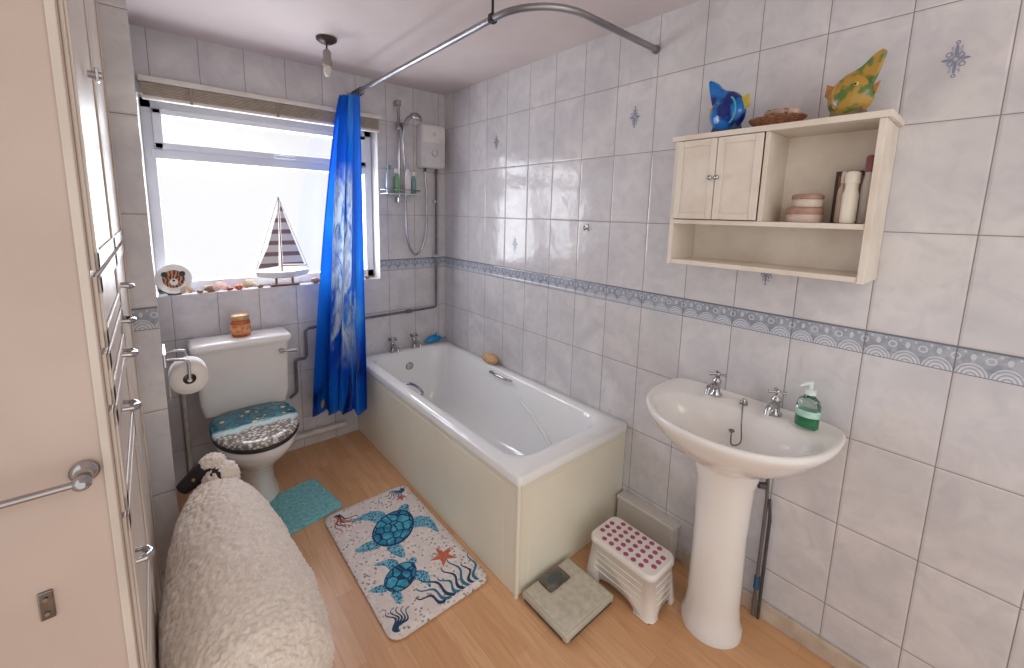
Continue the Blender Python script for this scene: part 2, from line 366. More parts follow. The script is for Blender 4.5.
b.sweep(catmull([(-.19,-.05,1.804),(-.178,-.05,1.62),(-.18,-.05,1.42),(-.215,-.05,1.27),(-.275,-.05,1.22),(-.33,-.055,1.32),(-.345,-.06,1.55),(-.35,-.065,1.8),(rx+.02,-.065,1.99)],8),.0075,0,10)
b.box((-.505,-.125,1.635),(-.27,-.004,1.643),1,.003);b.sweep([(-.505,-.004,1.665),(-.505,-.125,1.665),(-.27,-.125,1.665),(-.27,-.004,1.665)],.004,0,8)
b.obj('shower_riser_kit',[CHR,mat('clear_shelf',C(200,208,214),.2,col2=C(180,190,196))])
def bottle(b,x,y,z,r,h,mi,cap,sy=.8,caph=.025,cr=.5):
    b.lathe([(r*.85,0),(r,.006),(r,h*.72),(r*.8,h*.86),(r*cr,h*.93),(r*cr,h)],c=(x,y,z),mi=mi,seg=24,sy=sy)
    b.lathe([(r*cr*1.15,h),(r*cr*1.15,h+caph),(r*cr*.8,h+caph+.004)],c=(x,y,z),mi=cap,seg=20,sy=sy)
b=MB();bottle(b,-.475,-.085,1.644,.022,.15,0,3);bottle(b,-.425,-.09,1.644,.022,.13,1,2);bottle(b,-.345,-.095,1.644,.02,.16,2,0);bottle(b,-.30,-.09,1.644,.019,.12,3,2)
b.obj('shampoo_bottles',[mat('btl_blue',C(165,175,185),.3),mat('btl_green',C(120,170,130),.3),mat('btl_white',C(228,225,220),.3),mat('btl_teal',C(110,150,150),.3)])
b=MB()
b.sweep([(-.09,-.035,1.79),(-.09,-.03,.83),(-.095,-.03,.815),(-.11,-.03,.81),(-.68,-.03,.80),(-1.0,-.03,.79),(-1.02,-.03,.775),(-1.02,-.03,.62),(-1.03,-.03,.60),(-1.075,-.03,.60),(-1.085,-.03,.585),(-1.085,-.03,.40),(-1.1,-.03,.38),(-1.13,-.06,.38)],.009,0,10)
for z in (1.6,1.2): b.box((-.105,-.04,z-.01),(-.075,-.002,z+.01),1,.002)
b.cyl((-.3,-.03,.806),(-.34,-.03,.806),.014,0)
b.obj('water_pipe',[PIPE,WHITE])
b=MB();b.cyl((-1.64,-.04,.001),(-1.64,-.04,.62),.011,0);b.sweep([(-1.62,-.05,.09),(-1.2,-.05,.10),(-.8,-.05,.10)],.02,0,12);b.obj('waste_pipe',[mat('white_pipe',C(215,208,200),.4,col2=C(190,180,170),ns=20)])

# ------------------------------------------------------------ toilet
TX=-1.372
def egg(z,hw,yc,af,ab,n=48,eb=.75,ef=1.):
    o=[]
    for i in range(n):
        a=2*PI*i/n;c,s=math.cos(a),math.sin(a)
        if s>0: x=hw*math.copysign(abs(c)**eb,c);y=ab*abs(s)**eb
        else: x=hw*math.copysign(abs(c)**ef,c);y=-af*abs(s)
        o.append((TX+x,yc+y,z))
    return o
b=MB()
b.loft([egg(.001,.105,-.30,.19,.17,eb=.6),egg(.03,.10,-.30,.185,.165,eb=.6),egg(.10,.082,-.30,.165,.155),egg(.18,.085,-.31,.17,.17),egg(.25,.115,-.34,.21,.19),egg(.32,.155,-.39,.25,.20),egg(.37,.178,-.42,.262,.22),egg(.405,.182,-.42,.265,.23),egg(.41,.176,-.42,.26,.225),
  egg(.408,.13,-.43,.2,.13),egg(.36,.12,-.43,.18,.11),egg(.26,.08,-.42,.12,.08)],0,True,True,True)
b.box((TX-.12,-.24,.33),(TX+.12,-.01,.408),0,.015,3,sm=True)
b.loft([egg(.412,.190,-.42,.27,.205,eb=.6),egg(.427,.192,-.42,.272,.207,eb=.6),egg(.43,.188,-.42,.268,.203,eb=.6)],1,True)
b.loft([egg(.432,.190,-.42,.268,.2,eb=.6),egg(.446,.192,-.42,.27,.202,eb=.6),egg(.454,.184,-.42,.262,.195,eb=.6),egg(.458,.14,-.42,.21,.15,eb=.6),egg(.460,.01,-.42,.02,.02)],2,True)
for sx in (-1,1): b.cyl((TX+sx*.075-.015,-.215,.435),(TX+sx*.075+.015,-.215,.435),.012,3)
b.loft([rr(TX,-.115,.195,.085,.03,.43),rr(TX,-.117,.210,.092,.03,.50),rr(TX,-.117,.220,.098,.03,.785)],0,True)
b.loft([rr(TX,-.118,.23,.106,.03,.785),rr(TX,-.118,.235,.108,.03,.795),rr(TX,-.118,.235,.108,.03,.815),rr(TX,-.118,.222,.096,.03,.827),rr(TX,-.118,.1,.04,.02,.83)],0,True)
b.cyl((TX+.175,-.214,.735),(TX+.175,-.235,.735),.014,3);b.sweep(catmull([(TX+.175,-.235,.735),(TX+.20,-.24,.735),(TX+.25,-.238,.728)],5),[.006]*6+[.008]*5,3,10)
def lid_mat():
    k=NT('seaside_lid_print');sp=k.n('ShaderNodeSeparateXYZ');k.t.links.new(k.pos(),sp.inputs[0])
    y=k.ma('ADD',sp.outputs[1],k.mr(k.noise(12,3),0,1,-.05,.05))
    sea=k.mix(k.mr(k.noise(26,5,2),.4,.65),C(18,72,92),C(44,138,150))
    dist=k.vor(24)
    sea=k.mix(k.ma('MULTIPLY',k.ma('LESS_THAN',dist,.30),k.ma('GREATER_THAN',k.noise(11,1),.50)),sea,C(232,210,156))
    d2=k.vor(60);peb=k.mix(k.mr(d2,.2,.6),C(228,222,212),C(124,114,102))
    c=k.mix(k.mr(y,-.50,-.47),peb,sea);c=k.mix(k.ma('MULTIPLY',k.mr(y,-.52,-.49),k.mr(y,-.44,-.47)),c,C(196,218,215))
    k.col(c);k.rough(.15);return k.m
b.obj('toilet',[CERA,BLK,lid_mat(),CHR])
# toilet roll & holder
b=MB();cxr,cyr,czr=-1.640,-.86,.900
def tube_y(b,ro,ri,y0,y1,mi,x,z,mi2=None):
    n=36;f=lambda r,y:[(x+r*math.cos(2*PI*i/n),y,z+r*math.sin(2*PI*i/n)) for i in range(n)]
    b.loft([f(ri,y0),f(ro,y0),f(ro,y1),f(ri,y1)],mi,True,False,False);b.loft([f(ri,y1),f(ri,y0)],mi if mi2 is None else mi2,True,False,False)
tube_y(b,.058,.02,cyr-.05,cyr+.05,0,cxr,czr,1)
b.box((cxr-.059,cyr-.049,czr-.07),(cxr-.0575,cyr+.049,czr),0)
b.cyl((cxr,cyr-.065,czr),(cxr,cyr+.065,czr),.007,2)
b.sweep(catmull([(cxr,cyr+.065,czr),(cxr,cyr+.07,czr+.03),(cxr-.005,cyr+.07,czr+.075),(cxr-.065,cyr+.07,czr+.08)],5),.005,2,8)
b.sweep(catmull([(cxr,cyr-.065,czr),(cxr+.0,cyr-.062,czr+.03),(cxr-.005,cyr-.06,czr+.075),(cxr-.065,cyr-.055,czr+.085)],5),.005,2,8)
b.box((-1.7098,cyr-.07,czr+.06),(-1.70,cyr+.085,czr+.11),2,.003)
b.obj('toilet_roll_holder',[mat('tissue',C(240,234,228),.9,bump=.3,bs=200),mat('cardboard',C(150,120,95),.9),CHR])
b=MB();c0=(-1.372,-.125,.8305)
b.lathe([(.040,0),(.046,.006),(.047,.075),(.043,.088),(.040,.092)],c0,0);b.lathe([(.0478,.018),(.0478,.068)],c0,1,c0=False,c1=False);b.lathe([(.044,.092),(.045,.096),(.045,.112),(.04,.118),(.02,.12)],c0,2)
b.obj('candle_jar',[mat('amber_glass',C(200,110,50),.12,col2=C(170,80,40)),mat('candle_label',C(236,180,120),.5,col2=C(190,80,50),ns=60),mat('jar_lid',C(200,160,120),.3,.4)])

# ------------------------------------------------------------ window sill things
b=MB()
S0=(-1.105,.045,SILL+.022)
hull=[]
for i in range(17):
    t=i/16;x=-.15+.29*t;w=.028*math.sin(PI*min(1,max(0,t*.92+.04)))**.6;kz=.008+.010*(2*t-1)**2
    hull.append([(S0[0]+x,S0[1]+w*math.cos(a),S0[2]+.052+kz+.038*math.sin(a)*(1 if math.sin(a)<0 else .12)*(w/.028)**.3) for a in np.linspace(0,2*PI,16,endpoint=False)])
b.loft(hull,0)
b.box((S0[0]-.08,S0[1]-.025,SILL+.001),(S0[0]+.08,S0[1]+.025,SILL+.012),1,.003);b.box((S0[0]-.05,S0[1]-.008,SILL+.01),(S0[0]-.04,S0[1]+.008,SILL+.06),1);b.box((S0[0]+.04,S0[1]-.008,SILL+.01),(S0[0]+.05,S0[1]+.008,SILL+.06),1)
b.cyl((S0[0]-.01,S0[1],S0[2]+.06),(S0[0]-.01,S0[1],S0[2]+.51),.004,1,r2=.0025);b.cyl((S0[0]-.01,S0[1],S0[2]+.10),(S0[0]+.13,S0[1],S0[2]+.095),.003,1)
b.prism([(.006,.11),(.125,.105),(.08,.24),(.035,.38),(.006,.49)],-.001,.001,2,M=TR((S0[0]-.01,S0[1],S0[2]),rx=PI/2))
b.prism([(-.006,.44),(-.07,.22),(-.13,.085),(-.02,.10),(-.012,.25)],-.001,.001,2,M=TR((S0[0]-.01,S0[1]-.008,S0[2]),rx=PI/2))
for a,c in [((-.01,.51),(.14,.075)),((-.01,.51),(-.15,.075))]:
    b.cyl((S0[0]+a[0],S0[1],S0[2]+a[1]),(S0[0]+c[0],S0[1],S0[2]+c[1]),.0012,1,seg=6)
k=NT('sail_cloth');sp=k.n('ShaderNodeSeparateXYZ');k.t.links.new(k.pos(),sp.inputs[0])
f=k.ma('FRACT',k.ma('MULTIPLY',sp.outputs[2],15.));k.col(k.mix(k.ma('GREATER_THAN',f,.62),C(226,218,208),C(140,116,110)));k.rough(.8)
b.obj('model_sailboat',[mat('hull_paint',C(236,233,228),.35),mat('boat_wood',C(120,80,60),.5),k.m])
b=MB();M=TR((-1.635,.035,SILL+.084),rx=PI/2-.12)
b.lathe([(.02,0),(.05,.002),(.075,.010),(.078,.013),(.074,.013),(.05,.006),(.001,.005)],M=M,mi=0,seg=40)
b.lathe([(.001,.0065),(.047,.0075)],M=M,mi=1,seg=40,c0=False);b.box((-1.665,.02,SILL+.001),(-1.605,.065,SILL+.010),2,.003)
for a in (.6,2.54):
    b.lathe([(.001,.008),(.014,.009)],M=M@Matrix.Translation((.045*math.cos(a),.045*math.sin(a),0)),mi=3,seg=14,c0=False)
for x in(-.015,.015): b.lathe([(.001,.010),(.006,.009)],M=M@Matrix.Translation((x,.010,0)),mi=3,seg=12,c0=False)
b.lathe([(.001,.0105),(.018,.0095)],M=M@Matrix.Translation((0,-.016,0)),mi=0,seg=16,c0=False);b.lathe([(.001,.0115),(.006,.0105)],M=M@Matrix.Translation((0,-.008,0)),mi=3,seg=10,c0=False)
k=NT('tiger_print');w=k.n('ShaderNodeTexWave');w.inputs['Scale'].default_value=22;w.inputs['Distortion'].default_value=9;k.t.links.new(k.pos(),w.inputs[0])
k.col(k.mix(k.ma('GREATER_THAN',w.outputs['Fac'],.55),C(205,120,60),C(40,34,34)));k.rough(.3)
b.obj('tiger_plate',[CERA,k.m,BROWN,BLK])
shm=[mat('shell_'+n,c,.45,col2=c2,ns=60) for n,c,c2 in [('cream',C(220,200,170),C(180,140,110)),('orange',C(200,130,90),C(225,180,140)),('brown',C(120,84,62),C(190,160,130)),('pink',C(205,150,135),C(225,200,190)),('green',C(100,115,90),C(160,150,110)),('red',C(176,64,50),C(210,120,80))]]
def spiral(b,c,s,mi,rz):
    P=[];Rr=[]
    for i in range(26):
        t=i/25;a=t*PI*4.2;q=(1-t)**.9
        P.append((s*.35*q*math.cos(a)+s*t*.9-s*.3,s*.35*q*math.sin(a),0));Rr.append(s*(.05+.42*q))
    b.sweep(P,Rr,mi,12,M=TR(c,rz))
def scallop(b,c,s,mi,rz,tilt=.5):
    n=60
    rings=[]
    for k in range(1,7):
        f=k/6;rings.append([(s*f*math.cos(a)*(1+.04*math.cos(9*a*2)),-s*.7*(1-f)+s*f*.9*math.sin(a),s*.35*(1-f*f)+s*.03*math.cos(18*a)*f) for a in np.linspace(-.9,PI+.9,n)])
    b.loft(rings,mi,True,False,False,False,M=TR(c,rz,rx=tilt))
b=MB()
xs=[-1.585,-1.53,-1.48,-1.435,-1.39,-1.345,-1.295,-1.245,-.93,-.87,-.81,-.74,-.66,-.60]
for i,x in enumerate(xs):
    s=random.uniform(.022,.036);y=random.uniform(-.0,.035)
    if i%3==0: scallop(b,(x,y,SILL+.008+s*.6),s*1.1,i%6,random.uniform(-.5,.5),1.0)
    elif i%3==1: spiral(b,(x,y,SILL+s*.50),s,(i+1)%6,random.uniform(0,6))
    else: b.ell((x,y,SILL+s*.56),(s*.9,s*.6,s*.55),i%6,fn=lambda p,d:p+d*.003*math.sin(d.x*14))
st=[((.028 if i%2==0 else .011)*math.cos(PI/5*i+.3),(.028 if i%2==0 else .011)*math.sin(PI/5*i+.3)) for i in range(10)]
b.prism(st,0,.007,1,M=TR((-.70,.0,SILL+.001)))
b.obj('seashells',shm)

# ------------------------------------------------------------ basin
BY=-2.228
def Dsm(z,xc,hw,af,ab,eb=.5,ef=.92,n=64):
    o=[]
    for i in range(n):
        a=2*PI*(i+.5)/n;c,s=math.cos(a),math.sin(a);w=.5+.5*s;e=ef+(eb-ef)*(w*w*(3-2*w))
        y=hw*math.copysign(abs(c)**e,c);x=(ab if s>0 else af)*math.copysign(abs(s)**(e if s>0 else ef),s)
        o.append((xc+x,BY+y,z))
    return o
b=MB()
b.loft([Dsm(.655,-.19,.09,.09,.09,.9),Dsm(.69,-.19,.14,.14,.13,.8),Dsm(.735,-.17,.205,.215,.155,.6),Dsm(.78,-.15,.26,.275,.145,.45),Dsm(.808,-.135,.285,.305,.131,.35),Dsm(.828,-.13,.301,.324,.127,.3),Dsm(.843,-.13,.303,.327,.127,.3),Dsm(.850,-.13,.299,.323,.125,.3),Dsm(.852,-.13,.293,.317,.122,.3),Dsm(.847,-.13,.284,.308,.12,.35),
 Dsm(.844,-.235,.250,.188,.125,.72),Dsm(.835,-.238,.240,.178,.117,.78),Dsm(.79,-.24,.214,.157,.103,.85),Dsm(.745,-.24,.165,.122,.083,.9),Dsm(.715,-.235,.09,.07,.055,1),Dsm(.707,-.23,.03,.03,.03,1)],0,True)
def ov(z,r,rx,xc=-.185): return [(xc+rx*math.cos(2*PI*i/40),BY+r*math.sin(2*PI*i/40),z) for i in range(40)]
b.loft([ov(.001,.106,.106),ov(.03,.105,.105),ov(.05,.095,.095),ov(.12,.090,.090),ov(.40,.087,.087),ov(.60,.095,.096),ov(.665,.112,.114),ov(.70,.12,.12)],0,True)
b.lathe([(.001,.001),(.02,.001),(.022,.0),(.02,.003)],c=(-.23,BY,.708),mi=1,seg=20)
b.lathe([(.001,0),(.013,0),(.012,.003),(.001,.004)],M=TR((-.128,BY+.005,.80),ry=-PI/2+.25),mi=1,seg=16)
b.obj('pedestal_basin',[CERA,CHR])
b=MB();tap(b,-.075,-2.12,.849,PI,.92);tap(b,-.075,-2.325,.849,PI,.92)
b.lathe([(.001,0),(.014,0),(.012,.012),(.006,.02)],c=(-.075,-2.222,.848),mi=0,seg=14)
P=catmull([(-.085,-2.222,.862),(-.12,-2.235,.85),(-.155,-2.25,.80),(-.19,-2.265,.755),(-.20,-2.24,.74),(-.17,-2.225,.775)],12)
for i in range(0,len(P)): b.ell(P[i],.0028,1,8,6)
b.ell(P[-1],(.010,.010,.006),1,14,8)
b.obj('basin_taps',[CHR,DCHR])
b=MB();c0=(-.10,-2.425,.852)
b.lathe([(.030,0),(.034,.005),(.034,.075),(.028,.095),(.014,.108),(.013,.115)],c0,0,28,sx=.75);b.lathe([(.0285,.003),(.0325,.008),(.0325,.035),(.001,.036)],c0,1,24,sx=.7)
b.lathe([(.0343,.040),(.0343,.062)],c0,3,28,sx=.76,c0=False,c1=False)
b.lathe([(.016,.113),(.016,.128),(.006,.13),(.005,.15)],c0,2,16);b.sweep([(c0[0]+.005,c0[1],c0[2]+.15),(c0[0]-.02,c0[1]+.012,c0[2]+.151),(c0[0]-.036,c0[1]+.022,c0[2]+.144)],[.007,.006,.004],2,10)
b.obj('soap_dispenser',[mat('clear_green',C(228,246,238),.03,col2=C(220,242,232),trans=1.),mat('green_soap',C(40,170,110),.2),mat('pump_white',C(215,225,225),.3),mat('soap_label',C(200,228,218),.4,col2=C(130,190,165),ns=40)])
b=MB();b.sweep([(-.028,-2.320,.001),(-.028,-2.320,.50),(-.05,-2.32,.6),(-.06,-2.325,.70)],.0065,0,10);b.sweep([(-.028,-2.338,.001),(-.028,-2.338,.42),(-.03,-2.33,.50)],.0055,1,10)
b.cyl((-.028,-2.320,.12),(-.028,-2.320,.17),.010,2);b.sweep([(-.05,-2.32,.56),(-.07,-2.30,.56)],.012,1,10)
b.obj('basin_pipes',[mat('dull_pipe',C(120,112,110),.4,.3),DPIPE,mat('blue_valve',C(50,90,130),.4)])

# ------------------------------------------------------------ wall cabinet
b=MB();xf=-.18;xb=-.002;ya,yb=-1.93,-2.53
def bd(y0,y1,z0,z1,x0=xf,x1=xb,mi=0,bev=.0015): b.box((x0,min(y0,y1),z0),(x1,max(y0,y1),z1),mi,bev)
bd(ya+.01,yb-.010,1.8035,1.822,xf-.006)
bd(ya,ya-.015,1.35,1.803);bd(yb,yb+.016,1.35,1.803)
bd(ya-.0155,yb+.0165,1.503,1.519,xf+.0005);bd(ya-.0155,yb+.0165,1.352,1.368,-.176);bd(-2.236,-2.25,1.5195,1.803,xf+.001);b.box((-.008,yb+.017,1.355),(-.003,ya-.016,1.803),0)
for y0,y1 in [(-1.948,-2.09),(-2.093,-2.234)]:
    bd(y0,y1,1.522,1.80,-.188,-.1815)
    for a in [(y0,y0-.022,1.522,1.80),(y1+.022,y1,1.522,1.80),(y0-.0225,y1+.0225,1.522,1.544),(y0-.0225,y1+.0225,1.778,1.80)]: bd(*a,-.192,-.1885)
for y in (-2.08,-2.103):
    b.lathe([(.001,0),(.004,0),(.004,.008),(.008,.012),(.008,.018),(.001,.02)],M=TR((-.192,y,1.665),ry=-PI/2),mi=1,seg=16)
b.obj('wall_cabinet',[mat('aged_cream_paint',C(226,216,203),.5,col2=C(210,195,178),ns=9,lo=.45,hi=.8),CHR])
b=MB()
b.lathe([(.046,0),(.048,.004),(.048,.022),(.045,.026)],(-.10,-2.345,1.520),0);b.lathe([(.049,.026),(.050,.03),(.050,.042),(.046,.046)],(-.10,-2.345,1.520),1)
b.lathe([(.04,.047),(.042,.05),(.042,.070),(.038,.073)],(-.10,-2.35,1.520),2);b.lathe([(.043,.073),(.043,.083),(.038,.087)],(-.10,-2.35,1.520),1)
b.obj('cream_jars',[mat('jar_pink',C(214,190,176),.35),mat('jar_rose',C(176,140,122),.35,col2=C(160,120,104)),mat('jar_nude',C(214,200,184),.3)])
b=MB();bottle(b,-.135,-2.465,1.520,.024,.115,0,0,caph=.03,cr=.8);bottle(b,-.07,-2.49,1.520,.02,.15,2,1,caph=.045,cr=.7);bottle(b,-.09,-2.435,1.520,.016,.12,3,2,caph=.03)
b.obj('lotion_bottles',[mat('btl_cream',C(232,224,208),.35),mat('cap_crimson',C(150,90,98),.35),mat('btl_pearl',C(224,212,198),.3),mat('btl_beige',C(205,180,160),.4)])
b=MB();b.box((-.035,-2.50,1.521),(-.022,-2.40,1.68),0,.003,M=None);b.box((-.037,-2.49,1.535),(-.0345,-2.41,1.665),1);b.obj('framed_card',[BROWN,mat('card_print',C(160,116,92),.6,col2=C(110,76,66),ns=30)])

FZ=1.8225
def fish(name,y,x,hgt,mats,flip,dots):
    b=MB();M=TR((x,y,FZ),rz=-PI/2-.15)@Matrix.Rotation(PI/2,4,'X')@Matrix.Diagonal((flip,1,1,1))
    s=hgt
    b.loft([[(s*.35*q*math.cos(a)*(1-.12*math.sin(a)),s*.42+s*.38*q*math.sin(a),zz) for a in np.linspace(0,2*PI,40,endpoint=False)] for q,zz in [(.3,-.029*s/.16),(.6,-.025*s/.16),(.87,-.016*s/.16),(1,0),(.87,.016*s/.16),(.6,.025*s/.16),(.3,.029*s/.16)]],0,True,M=M)
    b.prism([(p.x*s,p.y*s) for p in catmull([(-.30,.56,0),(-.38,.82,0),(-.42,1.06,0),(-.30,1.03,0),(-.12,.86,0),(.12,.76,0)],4)],-.009,.009,0,M=M)
    b.prism([(.22*s,.60*s),(.38*s,.68*s),(.40*s,.48*s),(.29*s,.36*s)],-.005,.005,1,M=M)
    b.prism([(-.20*s,.22*s),(-.28*s,.02*s),(.28*s,.0),(.22*s,.20*s)],-.018,.018,2,M=M)
    b.prism([(-.29*s,.5*s),(-.40*s,.58*s),(-.37*s,.38*s)],-.004,.004,1,M=M)
    for dx,dy in dots: b.ell((dx*s,dy*s,.024*s/.16),(.022*s,.022*s,.004),1,12,8,M=M)
    # curved stripe and eye
    b.sweep([(s*(.06+.17*math.cos(a)),s*(.42+.26*math.sin(a)),.0225*s/.16) for a in np.linspace(-1.1,1.1,16)],.0035,3 if flip>0 else 1,8,M=M)
    b.ell((-.12*s,.56*s,.024*s/.16),(.038*s,.038*s,.006),3,14,8,M=M);b.ell((-.12*s,.56*s,.029*s/.16),(.02*s,.02*s,.005),4,10,8,M=M)
    b.obj(name,mats)
fish('fish_ornament',-2.075,-.10,.185,[mat('cobalt_glaze',C(10,34,112),.08,col2=C(10,110,190),ns=16,lo=.45,hi=.58),mat('yellow_glaze',C(206,184,60),.2),mat('sea_green',C(18,62,110),.25,col2=C(40,60,70),ns=40),mat('aqua_glaze',C(60,170,200),.15),BLK],1,[(.05,.5),(.0,.32),(-.02,.44)])
fish('fish_ornament',-2.425,-.10,.165,[mat('parrot_glaze',C(92,116,58),.2,col2=C(178,140,60),ns=26,lo=.45,hi=.55),mat('red_glaze',C(160,80,56),.2,col2=C(190,150,80),ns=30),mat('base_brown',C(110,84,64),.5,col2=C(130,120,60),ns=30),mat('eye_y',C(220,200,120),.3),BLK],-1,[(.05,.5),(.0,.3)])
b=MB();bc=(-.10,-2.235,FZ)
for i in range(6):
    r=.048+.022*i/5
    b.sweep([(bc[0]+r*.8*math.cos(a),bc[1]+r*math.sin(a)*1.15,bc[2]+.006+i*.0050+.0012*math.sin(a*14+i*PI)) for a in np.linspace(0,2*PI,57)],.0042,0,8)
b.lathe([(.001,.004),(.048,.004)],bc,0,24,sx=.8,sy=1.15,c0=False)
for i in range(11):
    a=i*2.4;r=.012+.030*(i%3)/2
    if i%2: spiral(b,(bc[0]+r*math.cos(a)*.8,bc[1]+r*math.sin(a),bc[2]+.046+.003*(i%3)),.024,1+i%3,a)
    else: b.ell((bc[0]+r*math.cos(a)*.8,bc[1]+r*math.sin(a),bc[2]+.044),(.018,.024,.015),1+i%3)
b.obj('shell_basket',[mat('wicker',C(146,96,64),.7,col2=C(104,62,44),ns=90,bump=.5,bs=200),shm[0],shm[2],shm[3]])

# motifs printed on tiles (part of the wall)
b=MB()
def petal(M,x0,L,w,a,mi,t):
    pts=[(x0+L*.5+L*.5*math.cos(q),w*math.sin(q)) for q in np.linspace(0,2*PI,14,endpoint=False)]
    b.prism([(x*math.cos(a)-y2*math.sin(a),x*math.sin(a)+y2*math.cos(a)) for x,y2 in pts],0,t,mi,M=M)
def ringp(M,cx_,cy_,r,w,mi,t):
    n=18;o_=[(cx_+r*math.cos(2*PI*i/n),cy_+r*math.sin(2*PI*i/n)) for i in range(n)];i_=[(cx_+(r-w)*math.cos(2*PI*i/n),cy_+(r-w)*math.sin(2*PI*i/n)) for i in range(n)]
    b.loft([[(x,y,t) for x,y in o_],[(x,y,t) for x,y in i_]],mi,False,False,False,M=M)
for y,z in [(-1.622,1.967),(-2.624,1.967),(-2.223,1.335),(-.62,1.967),(-.82,1.34)]:
    M=TR((-.0004,y,z),ry=-PI/2,rz=0)
    for k in range(4):
        a=k*PI/2;L=.032 if k%2==0 else .022
        petal(M,.006,L,.0035,a,0,.0006);petal(M,.006,L*.6,.003,a+.45,1,.0005);petal(M,.006,L*.6,.003,a-.45,1,.0004)
        ringp(M,(L*.62)*math.cos(a+PI/4),(L*.62)*math.sin(a+PI/4),.0065,.0022,0,.0007)
    ringp(M,0,0,.0075,.0028,0,.0008)
    for s in (-1,1): ringp(M,s*.043,0,.0048,.0022,0,.0005);petal(M,.024,.012,.0022,PI/2*(0 if s>0 else 2)+.3,1,.0004);petal(M,.024,.012,.0022,PI/2*(0 if s>0 else 2)-.3,1,.0005)
mo=b.obj('tile_motifs',[mat('motif_blue',C(132,138,158),.2),mat('motif_pale',C(160,166,182),.2)]);mo.parent=wall_r
b=MB();b.box((-.004,-1.39,1.445),(-.0005,-1.37,1.48),0,.001);b.sweep(catmull([(-.004,-1.38,1.46),(-.02,-1.38,1.452),(-.026,-1.38,1.462),(-.022,-1.38,1.472)],4),.003,0,8);b.obj('wall_hook',[DCHR])

# ------------------------------------------------------------ ceiling pendant lampholder
b=MB();lc=(-.97,-.48,H)
b.lathe([(.048,-.001),(.048,-.012),(.03,-.024),(.012,-.03)],lc,0,24);b.cyl((lc[0],lc[1],H-.03),(lc[0],lc[1],H-.06),.004,0)
b.lathe([(.012,-.055),(.02,-.065),(.02,-.10),(.024,-.105),(.024,-.125),(.018,-.13)],lc,1,20);b.lathe([(.014,-.13),(.018,-.14),(.018,-.165),(.012,-.178),(.003,-.182)],lc,2,20)
b.obj('pendant_lampholder',[BROWN,mat('holder_grey',C(150,142,136),.4),mat('lamp_glass',C(215,208,200),.15)])

# ------------------------------------------------------------ scale
b=MB();sx0,sx1,sy0,sy1=-.690,-.412,-1.950,-1.706
b.box((sx0,sy0,.010),(sx1,sy1,.042),0,.010,4,sm=True);b.box((sx0+.012,sy0+.012,.040),(sx1-.012,sy1-.012,.0455),1,.002)
b.box((sx0+.08,sy1-.085,.044),(sx1-.08,sy1-.012,.054),2,.006,3);b.ell(((sx0+sx1)/2,sy1-.050,.053),(.040,.024,.008),3,24,12)
b.box((sx0+.01,sy0+.01,.001),(sx1-.01,sy1-.01,.012),4,.003);b.box((sx0-.002,sy0+.02,.016),(sx0+.001,sy1-.02,.022),2);b.box((sx0+.02,sy0-.002,.016),(sx1-.02,sy0+.001,.022),2)
b.obj('bathroom_scale',[mat('scale_grey',C(196,188,172),.4,col2=C(176,168,152),ns=9),mat('scale_mat',C(206,198,182),.6,col2=C(186,178,162),ns=40,bump=.4,bs=150),DCHR,mat('dial_window',C(80,84,86),.1),BLK])

# ------------------------------------------------------------ step stool
b=MB();scx,scy=-.290,-1.935;SH=.192
R=[rr(scx,scy,.098,.163,.03,.003),rr(scx,scy,.097,.162,.03,.012),rr(scx,scy,.086,.146,.035,SH-.032),rr(scx,scy,.092,.152,.035,SH-.030),rr(scx,scy,.092,.152,.035,SH-.010),rr(scx,scy,.086,.146,.031,SH)]
b.loft(R,0,True)
so=b.obj('step_stool',[mat('stool_white',C(238,232,226),.35,col2=C(232,226,220)),mat('stool_pink',C(172,80,112),.5)])
cb=MB()
def arch(w,h):return [(-w,-.02)]+[(w*-math.cos(a),h*.3+h*.7*math.sin(a)) for a in np.linspace(0,PI,16)]+[(w,-.02)]
cb.prism(arch(.085,.042),-.3,.3,0,M=TR((scx,scy,0),rz=PI/2,rx=PI/2));cb.prism(arch(.045,.042),-.3,.3,0,M=TR((scx,scy,0),rx=PI/2))
co_=cb.obj('cutter',[WHITE])
cut2=MB().loft([rr(scx,scy,.088,.153,.025,-.01),rr(scx,scy,.078,.137,.03,SH-.04)],0,False).obj('cutter2',[WHITE])
try:
    bpy.context.view_layer.objects.active=so
    for cobj in (cut2,co_):
        m=so.modifiers.new('b','BOOLEAN');m.object=cobj;m.operation='DIFFERENCE';m.solver='EXACT'
        bpy.ops.object.modifier_apply(modifier=m.name)
except Exception as ex: print('bool',ex)
for q in (co_,cut2): bpy.data.objects.remove(q,do_unlink=True)
b=MB()
for i in range(5):
    for j in range(8):
        x=scx-.066+i*.033;y=scy-.122+j*.0348
        if (i in(0,4) and j in (0,7)): continue
        b.lathe([(.0105,SH-.0005),(.0105,SH+.0015),(.0075,SH+.0025)],(x,y,0),0,14)
for i in (-1,1):
    for j in (-1,1): b.lathe([(.012,0),(.012,.005)],(scx+i*.082,scy+j*.145,.0005),0,14)
for i in (-1,1):
    for zz in (.06,.085,.11,.135):
        xo=.0865+.011*(1-(zz-.012)/(SH-.044))
        b.sweep([(scx+i*xo,scy-.11,zz),(scx+i*xo,scy+.11,zz)],.0016,1,8)
for zz in (.06,.085,.11,.135):
    yo=.1465+.016*(1-(zz-.012)/(SH-.044));b.sweep([(scx-.055,scy-yo,zz),(scx+.055,scy-yo,zz)],.0016,1,8)
dots=b.obj('grip_dots',[bpy.data.materials['stool_pink'],bpy.data.materials['stool_white']]);dots.parent=so

